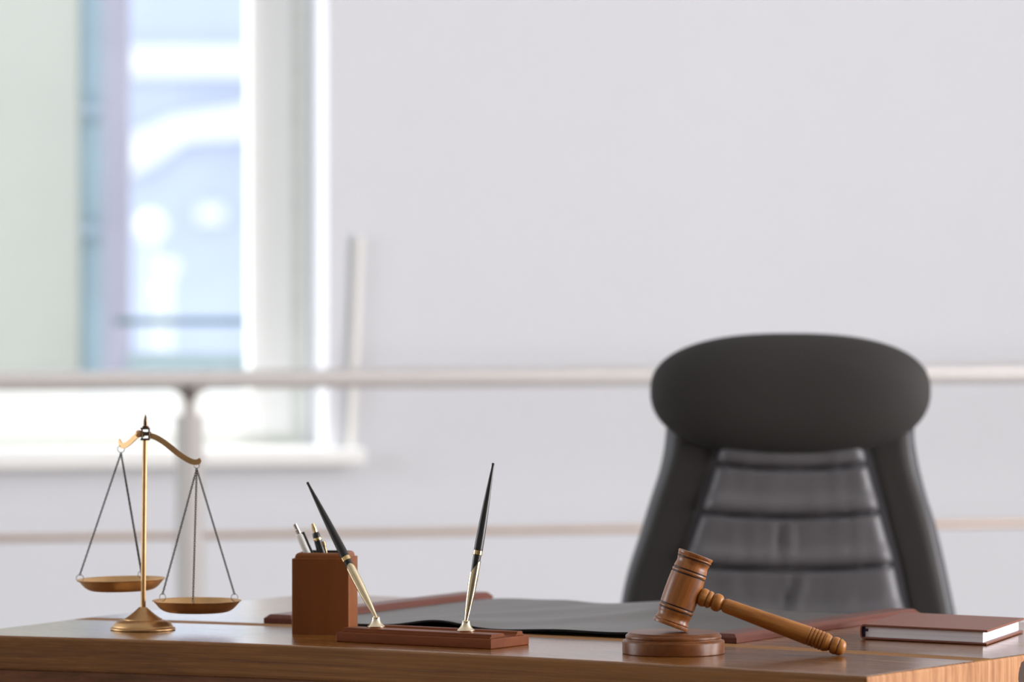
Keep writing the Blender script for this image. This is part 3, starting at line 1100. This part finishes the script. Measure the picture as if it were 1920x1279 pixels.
def pad_h(u, v):
    """height of the sheet's underside above the desk; u, v in metres from the inner front left corner."""
    W = x1 - x0
    D = y1 - y0
    ed = min(1, u / 0.03) * min(1, (W - u) / 0.05)
    fr = g(v, 0, 0.10)
    bk = g(v, D, 0.16)
    hgt = 0.0082 * g(u, 0.190, 0.045) * fr + 0.0040 * g(u, 0.355, 0.07) * fr + 0.0032 * g(u, 0.455, 0.045) * fr
    hgt += 0.0075 * g(u, 0.285, 0.075) * bk + 0.0026 * g(u, 0.06, 0.06) * bk + 0.0022 * g(u, 0.125, 0.03) * bk
    hgt += 0.0028 * g(u - 0.3 * v, 0.10, 0.035) * g(v, 0.2, 0.16) + 0.0030 * g(u - 0.35 * v, 0.22, 0.035) * g(v, 0.2, 0.16)
    hgt += 0.0024 * g(u + 0.4 * v, 0.46, 0.035) * g(v, 0.22, 0.16) + 0.0012 * g(u + 0.2 * v, 0.36, 0.02) * g(v, 0.25, 0.12)
    return 0.0006 + hgt * ed


rt_, rb = [], []
for j in range(ny + 1):
    a, b = [], []
    for i in range(nx + 1):
        u, v = (x1 - x0) * i / nx, (y1 - y0) * j / ny
        hh = pad_h(u, v)
        a.append(bm.verts.new((x0 + u, y0 + v, hh + TH)))
        b.append(bm.verts.new((x0 + u, y0 + v, hh)))
    rt_.append(a)
    rb.append(b)
for j in range(ny):
    for i in range(nx):
        bm.faces.new((rt_[j][i], rt_[j][i + 1], rt_[j + 1][i + 1], rt_[j + 1][i]))
        bm.faces.new((rb[j][i], rb[j + 1][i], rb[j + 1][i + 1], rb[j][i + 1])).material_index = 1
for i in range(nx):
    bm.faces.new((rb[0][i], rb[0][i + 1], rt_[0][i + 1], rt_[0][i])).material_index = 1
    bm.faces.new((rb[ny][i], rt_[ny][i], rt_[ny][i + 1], rb[ny][i + 1]))
for j in range(ny):
    bm.faces.new((rb[j][0], rt_[j][0], rt_[j + 1][0], rb[j + 1][0]))
    bm.faces.new((rb[j][nx], rb[j + 1][nx], rt_[j + 1][nx], rt_[j][nx]))
ls = obj('leather_sheet', bm, [M['pad_leather'], M['pad_under']], pad, smooth=60)

# ------------------------------------------------------------------ sound block and gavel
bc = at(1262.6, 1225)
BH = 0.0226
prof = [(0.0, 0.0), (0.0530, 0.0), (0.0540, 0.0008), (0.0541, 0.0125)]
prof += smooth_profile([(0.0540, 0.0128), (0.0534, 0.0138), (0.0522, 0.0143)], 4)
prof += smooth_profile([(0.0512, 0.0146), (0.0504, 0.0156), (0.0506, 0.0166), (0.0508, 0.0176), (0.0502, 0.0194), (0.0488, 0.0206)], 5)
prof += smooth_profile([(0.0484, 0.0208), (0.0480, 0.0216), (0.0474, 0.0224), (0.0462, BH)], 4) + [(0.0, BH)]
tag(obj('sound_block', lathe(prof, 96), M['block_wood'], None, Matrix.Translation((bc.x, bc.y, ZT))), 'round brown wooden sound block under the gavel head', 'sound block')

LEAN = math.radians(19.7)
HL, HR = 0.0404, 0.0193
hx = at_y(1280.8, 1106, 5.99)
hc = Vector((hx.x, 5.992, ZT + BH + HL * math.cos(LEAN) + HR * math.sin(LEAN)))
knob = at(1572.9, 1229.9)
# handle direction: from the head centre to the knob resting on the desk
kn = Vector((knob.x, knob.y, ZT + 0.0093))
hd = (kn - hc).normalized()
gav = thing('gavel', 'brown turned wooden gavel with its head resting tilted on the sound block', 'gavel', hc)
up = Vector((0, 0, 1))
view = (hc - Vector((0, 0, CAM_Z))).normalized()
ha = hd.cross(view).normalized()                        # head axis, square to the handle, rolled a little
ha = ha if ha.z > 0 else -ha
hc.z = ZT + BH + HL * ha.z + HR * math.sqrt(1 - ha.z ** 2) - 0.0001
hd = (kn - hc).normalized()
ha = (ha - hd * ha.dot(hd)).normalized()
gav.location = hc
prof = [(0.0, -HL), (0.0165, -HL), (0.0189, -HL + 0.0003), (0.0193, -HL + 0.0012), (0.0191, -HL + 0.0030), (0.0184, -HL + 0.0036), (0.0181, -HL + 0.0042), (0.0185, -HL + 0.0048), (0.0186, -HL + 0.0056)]
gl = len(prof)
prof += smooth_profile([(0.0180, -HL + 0.0066), (0.0172, -HL + 0.0092), (0.0174, -HL + 0.0120), (0.0182, -HL + 0.0145), (0.0186, -HL + 0.0163)], 5)
prof += [(0.0180, -HL + 0.0167), (0.0180, -HL + 0.0174), (0.0187, -HL + 0.0180), (0.0190, -HL + 0.0194), (0.0187, -HL + 0.0208), (0.0180, -HL + 0.0214), (0.0180, -HL + 0.0220)]
prof += smooth_profile([(0.0187, -HL + 0.0226), (0.0190, -HL + 0.032), (0.0190, -HL + 0.040), (0.0189, -HL + 0.049), (0.0185, -HL + 0.0562)], 4)
prof += [(0.0179, -HL + 0.0568), (0.0179, -HL + 0.0574), (0.0185, -HL + 0.0580), (0.0187, -HL + 0.0594), (0.0184, -HL + 0.0608), (0.0177, -HL + 0.0614), (0.0177, -HL + 0.0620)]
prof += smooth_profile([(0.0182, -HL + 0.0626), (0.0177, -HL + 0.0655), (0.0171, -HL + 0.0685), (0.0173, -HL + 0.0712), (0.0180, -HL + 0.0732)], 5)
prof += [(0.0176, -HL + 0.0736), (0.0176, -HL + 0.0742), (0.0183, -HL + 0.0748), (0.0186, -HL + 0.0760), (0.0182, -HL + 0.0767), (0.0187, -HL + 0.0775), (0.0191, -HL + 0.0796), (0.0189, HL - 0.0003), (0.0172, HL), (0.0, HL)]
mi = [1 if abs(prof[k][0] - prof[k + 1][0]) < 1e-6 and abs(prof[k + 1][1] - prof[k][1]) < 0.0008 else 0 for k in range(len(prof) - 1)]
mi = [1 if m or (abs(prof[k][1] - prof[k + 1][1]) < 0.0007 and (mi[max(k - 1, 0)] or mi[min(k + 1, len(mi) - 1)])) else 0 for k, m in enumerate(mi)]
obj('head', lathe(prof, 80, mats=mi), [M['gavel_wood'], M['groove']], gav, aim(ha))
HT = (kn - hc).length + 0.0075
hp = [(0.0, 0.010), (0.0060, 0.0105), (0.0060, 0.0182)]
hp += smooth_profile([(0.0062, 0.0184), (0.0086, 0.0196), (0.0097, 0.0222), (0.0095, 0.0252), (0.0088, 0.0268)], 5)
hp += [(0.0084, 0.0270), (0.0084, 0.0276)]
hp += smooth_profile([(0.0088, 0.0278), (0.0093, 0.0292), (0.0084, 0.0318), (0.0062, 0.0332)], 5)
hp += smooth_profile([(0.0060, 0.0334), (0.0085, 0.0346), (0.0096, 0.0382), (0.0087, 0.0422), (0.0060, 0.0444)], 5)
hp += smooth_profile([(0.0052, 0.0450), (0.0066, 0.0460), (0.0076, 0.0480), (0.0078, 0.052), (0.0081, 0.070), (0.0089, 0.100), (0.0096, 0.125), (0.0100, 0.1415)], 5)
z = 0.1420
for k in range(4):
    hp += [(0.0093, z), (0.0093, z + 0.0006), (0.0100, z + 0.0012), (0.0101, z + 0.0024), (0.0099, z + 0.0034)]
    z += 0.0038
hp += [(0.0093, z), (0.0093, z + 0.0006)]
z += 0.0010
e = HT
hp += smooth_profile([(0.0099, z), (0.0100, z + 0.003), (0.0096, e - 0.0215), (0.0084, e - 0.0180), (0.0070, e - 0.0168)], 4)
hp += smooth_profile([(0.0070, e - 0.0162), (0.0086, e - 0.0150), (0.0094, e - 0.0118), (0.0090, e - 0.0092)], 4)
hp += [(0.0086, e - 0.0088), (0.0086, e - 0.0083)]
hp += smooth_profile([(0.0089, e - 0.0080), (0.0087, e - 0.0055), (0.0070, e - 0.0022), (0.0040, e - 0.0004), (0.0, e)], 4)
mi = []
for k in range(len(hp) - 1):
    a, b = hp[k], hp[k + 1]
    mi.append(1 if (abs(a[0] - b[0]) < 1e-6 and abs(b[1] - a[1]) < 0.0009) else 0)
obj('handle', lathe(hp, 56, mats=mi), [M['handle_wood'], M['groove']], gav, aim(hd))

# ------------------------------------------------------------------ notebook
ba = at(1614, 1199, ZT)
bb = at(1850, 1211, ZT)
bd = at(1919, 1187, ZT)
fx_ = (bb - ba)
sx_ = (bd - bb)
BL, BD = fx_.length, sx_.length
bx, by = fx_.normalized(), sx_.normalized()
book = thing('notebook', 'closed brown hardcover notebook with white pages at the right end of the desk', 'book', (ba.x, ba.y, ZT))


def book_pt(s, t, z):
    return (bx.x * s + by.x * t, bx.y * s + by.y * t, z)


def slab(s0, s1, t0, t1, z0, z1, bm=None):
    bm = bm or bmesh.new()
    vs = [bm.verts.new(book_pt(s, t, z)) for z in (z0, z1) for s, t in ((s0, t0), (s1, t0), (s1, t1), (s0, t1))]
    for f in ((3, 2, 1, 0), (4, 5, 6, 7), (0, 1, 5, 4), (1, 2, 6, 5), (2, 3, 7, 6), (3, 0, 4, 7)):
        bm.faces.new([vs[i] for i in f])
    return bm


BT = 0.0168
obj('back_cover', slab(0.002, BL, 0, BD, 0.0005, 0.0027), M['cover'], book, bevel=0.0008)
obj('front_cover', slab(0.004, BL + 0.001, 0, BD, BT - 0.0026, BT), M['cover'], book, bevel=0.0008)
sp_ = [(0.006, 0.0003), (0.002, 0.0004), (-0.0004, 0.003), (-0.0010, 0.0085), (-0.0004, 0.0140), (0.0025, BT - 0.0002), (0.007, BT), (0.007, BT - 0.0016), (0.0034, BT - 0.0020), (0.0014, 0.0135), (0.0010, 0.0085), (0.0014, 0.0035), (0.003, 0.0020), (0.006, 0.0020)]
bm = bmesh.new()
A = [bm.verts.new(book_pt(s, 0.0, z)) for s, z in sp_]
B = [bm.verts.new(book_pt(s, BD, z)) for s, z in sp_]
bm.faces.new(A)
bm.faces.new(B)
for k in range(len(sp_)):
    l = (k + 1) % len(sp_)
    bm.faces.new((A[k], A[l], B[l], B[k]))
obj('spine', bm, M['cover'], book)
obj('pages', slab(0.0042, BL - 0.0055, 0.0035, BD - 0.004, 0.0029, BT - 0.0028), M['pages'], book)
bm = slab(0.0016, 0.0050, 0.0030, 0.010, 0.0030, BT - 0.0030)
slab(0.0050, 0.0085, 0.0031, 0.009, 0.0088, BT - 0.0050, bm)
obj('headband', bm, M['ribbon'], book, smooth=0)

# ------------------------------------------------------------------ office chair behind the desk
CY = 7.5
CS = F_PX / CY
cx0 = at_y(1480, 700, CY).x
chair = thing('office_chair', 'black high backed office chair facing the desk from behind', 'chair', (cx0, CY, 0))
X = lambda px: (px - 1480) / CS
Z = lambda py: at_y(1480, py, CY).z


def tab(pts):
    return lerp_table([(Z(py), X(px)) for px, py in pts])


sh_l = tab([(1180, 1260), (1160, 1185), (1166, 1126), (1178, 1071), (1199, 1006), (1219, 940), (1237, 884), (1246, 839), (1250, 800), (1262, 720)])
sh_r = tab([(1790, 1260), (1800, 1185), (1792, 1140), (1775, 1060), (1757, 985), (1741, 935), (1725, 873), (1717, 823), (1716, 790), (1704, 720)])
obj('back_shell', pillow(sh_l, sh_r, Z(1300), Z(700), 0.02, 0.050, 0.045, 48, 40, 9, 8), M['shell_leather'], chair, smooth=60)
bo_l = tab([(1186, 1260), (1166, 1185), (1173, 1126), (1187, 1071), (1210, 1006), (1231, 940), (1250, 884), (1261, 839), (1264, 800), (1270, 720)])
in_l = tab([(1232, 1240), (1258, 1130), (1288, 1027), (1313, 953), (1330, 898), (1344, 847), (1360, 760)])
in_r = tab([(1724, 1240), (1697, 1147), (1677, 1059), (1649.5, 958), (1634, 898), (1620, 847), (1600, 760)])
bo_r = tab([(1795, 1260), (1783, 1185), (1775, 1140), (1758, 1060), (1741, 985), (1727, 935), (1708, 873), (1701, 823), (1701, 790), (1695, 720)])
ybol = lambda x, z: 0.0 - 0.012
obj('side_bolster', pillow(bo_l, in_l, Z(1270), Z(740), ybol, 0.019, 0.02, 40, 24, 6, 12), M['mesh_fabric'], chair, smooth=60)
obj('side_bolster', pillow(in_r, bo_r, Z(1270), Z(740), ybol, 0.019, 0.02, 40, 24, 6, 12), M['mesh_fabric'], chair, smooth=60)
seams = [Z(872), Z(962), Z(1060), Z(1165)]


def cushion_extra(x, z, s, t):
    d = 0.0
    for k, zs in enumerate(seams):
        sag = 0.0065 * (1 - s * s)
        dz = z - (zs - sag + 0.003)
        d += 0.013 * math.exp(-(dz / 0.0035) ** 2)
        # padding swells above the seam and falls away slowly below it
        d -= 0.006 * math.exp(-((dz - 0.014) / 0.012) ** 2)
    for cx, za, zb, tilt in ((X(1462), seams[1], seams[2], -0.02), (X(1478), seams[2], seams[3], -0.32)):
        zm, zw = (za + zb) / 2, abs(za - zb) * 0.34
        xx = x - (cx + tilt * -(z - zm))
        d += 0.0040 * math.exp(-(xx / 0.004) ** 2) * math.exp(-((z - zm) / zw) ** 2)
        d -= 0.0035 * math.exp(-((xx - 0.010) / 0.005) ** 2) * math.exp(-((z - zm) / zw) ** 2)
    d += 0.0010 * noise.noise((x * 60, z * 9, 0.3))
    return d


ci_l = lambda z: in_l(z) + 0.0015
ci_r = lambda z: in_r(z) - 0.0015
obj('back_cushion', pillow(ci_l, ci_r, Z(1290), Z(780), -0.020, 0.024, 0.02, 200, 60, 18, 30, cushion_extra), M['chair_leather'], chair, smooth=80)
# headrest: wide rounded oval
HZ, HTOP, HBOT, HW = Z(733), Z(624) - Z(733), Z(733) - Z(860), 262.5 / CS


def hr_half(z):
    r = (z - HZ) / (HTOP if z > HZ else HBOT)
    n = 2.45 if z > HZ else 2.25
    return HW * max(0.0, 1 - min(1, abs(r)) ** n) ** (1 / n) + 1e-4


hxo = X(1480.5)
hl = lambda z: hxo - hr_half(z)
hr = lambda z: hxo + hr_half(z)


def head_y(x, z):
    return -0.020 - 0.01 * ((x - hxo) / HW) ** 2


bm = bmesh.new()
nph, nth = 96, 28
rows = []
for j in range(nth + 1):
    a = j / nth * PI                         # 0 front pole .. pi back pole
    rad = math.sin(a) ** 0.75 if 0 < j < nth else 0
    dep = math.cos(a)
    yy = -0.018 - (0.062 * dep if dep > 0 else 0.045 * dep)
    if rad == 0:
        rows.append([bm.verts.new((hxo, yy, HZ))])
        continue
    row = []
    for i in range(nph):
        th = 2 * PI * i / nph
        c, s = math.cos(th), math.sin(th)
        n = 2.45 if s > 0 else 2.25
        ex = HW * math.copysign(abs(c) ** (2 / n), c)
        ez = (HTOP if s > 0 else HBOT) * math.copysign(abs(s) ** (2 / n), s)
        row.append(bm.verts.new((hxo + ex * rad, yy - 0.006 * (ex * rad / HW) ** 2, HZ + ez * rad)))
    rows.append(row)
for j in range(nth):
    a, b = rows[j], rows[j + 1]
    for i in range(nph):
        l = (i + 1) % nph
        if len(a) == 1:
            bm.faces.new((a[0], b[i], b[l]))
        elif len(b) == 1:
            bm.faces.new((a[i], b[0], a[l]))
        else:
            bm.faces.new((a[i], b[i], b[l], a[l]))
obj('headrest', bm, M['mesh_fabric'], chair, smooth=80)
# seat, column and star base, mostly hidden by the desk
obj('seat', pillow(lambda z: -0.25, lambda z: 0.25, -0.26, 0.24, 0, 0.05, 0.045, 24, 24, 5, 5), M['chair_leather'], chair, Matrix.Translation((0, -0.24, 0.47)) @ Matrix.Rotation(-PI / 2, 4, 'X'), smooth=60)
bk = bmesh.new()
box(bk, -0.035, 0.035, -0.20, 0.085, 0.405, 0.425)
box(bk, -0.035, 0.035, 0.065, 0.085, 0.405, 0.64)
obj('back_bracket', bk, M['plastic'], chair, bevel=0.004)
obj('gas_column', lathe([(0.028, 0.09), (0.028, 0.25), (0.018, 0.255), (0.018, 0.41)], 24), M['plastic'], chair, Matrix.Translation((0, -0.22, 0)))
for k in range(5):
    a = 2 * PI * k / 5 + 0.3
    d = Vector((math.cos(a), math.sin(a), 0))
    lg = obj('leg', tube([d * 0.01 + Vector((0, 0, 0.11)), d * 0.16 + Vector((0, 0, 0.095)), d * 0.30 + Vector((0, 0, 0.068))], [0.026, 0.02, 0.015], 12), M['plastic'], chair, Matrix.Translation((0, -0.22, 0)))
    nrm = Vector((-d.y, d.x, 0))
    cst = lathe([(0.0, -0.02), (0.022, -0.02), (0.027, -0.014), (0.027, 0.014), (0.022, 0.02), (0.0, 0.02)], 24)
    obj('caster', cst, M['plastic'], lg, aim(nrm, d * 0.30 + Vector((0, 0, 0.0272))))
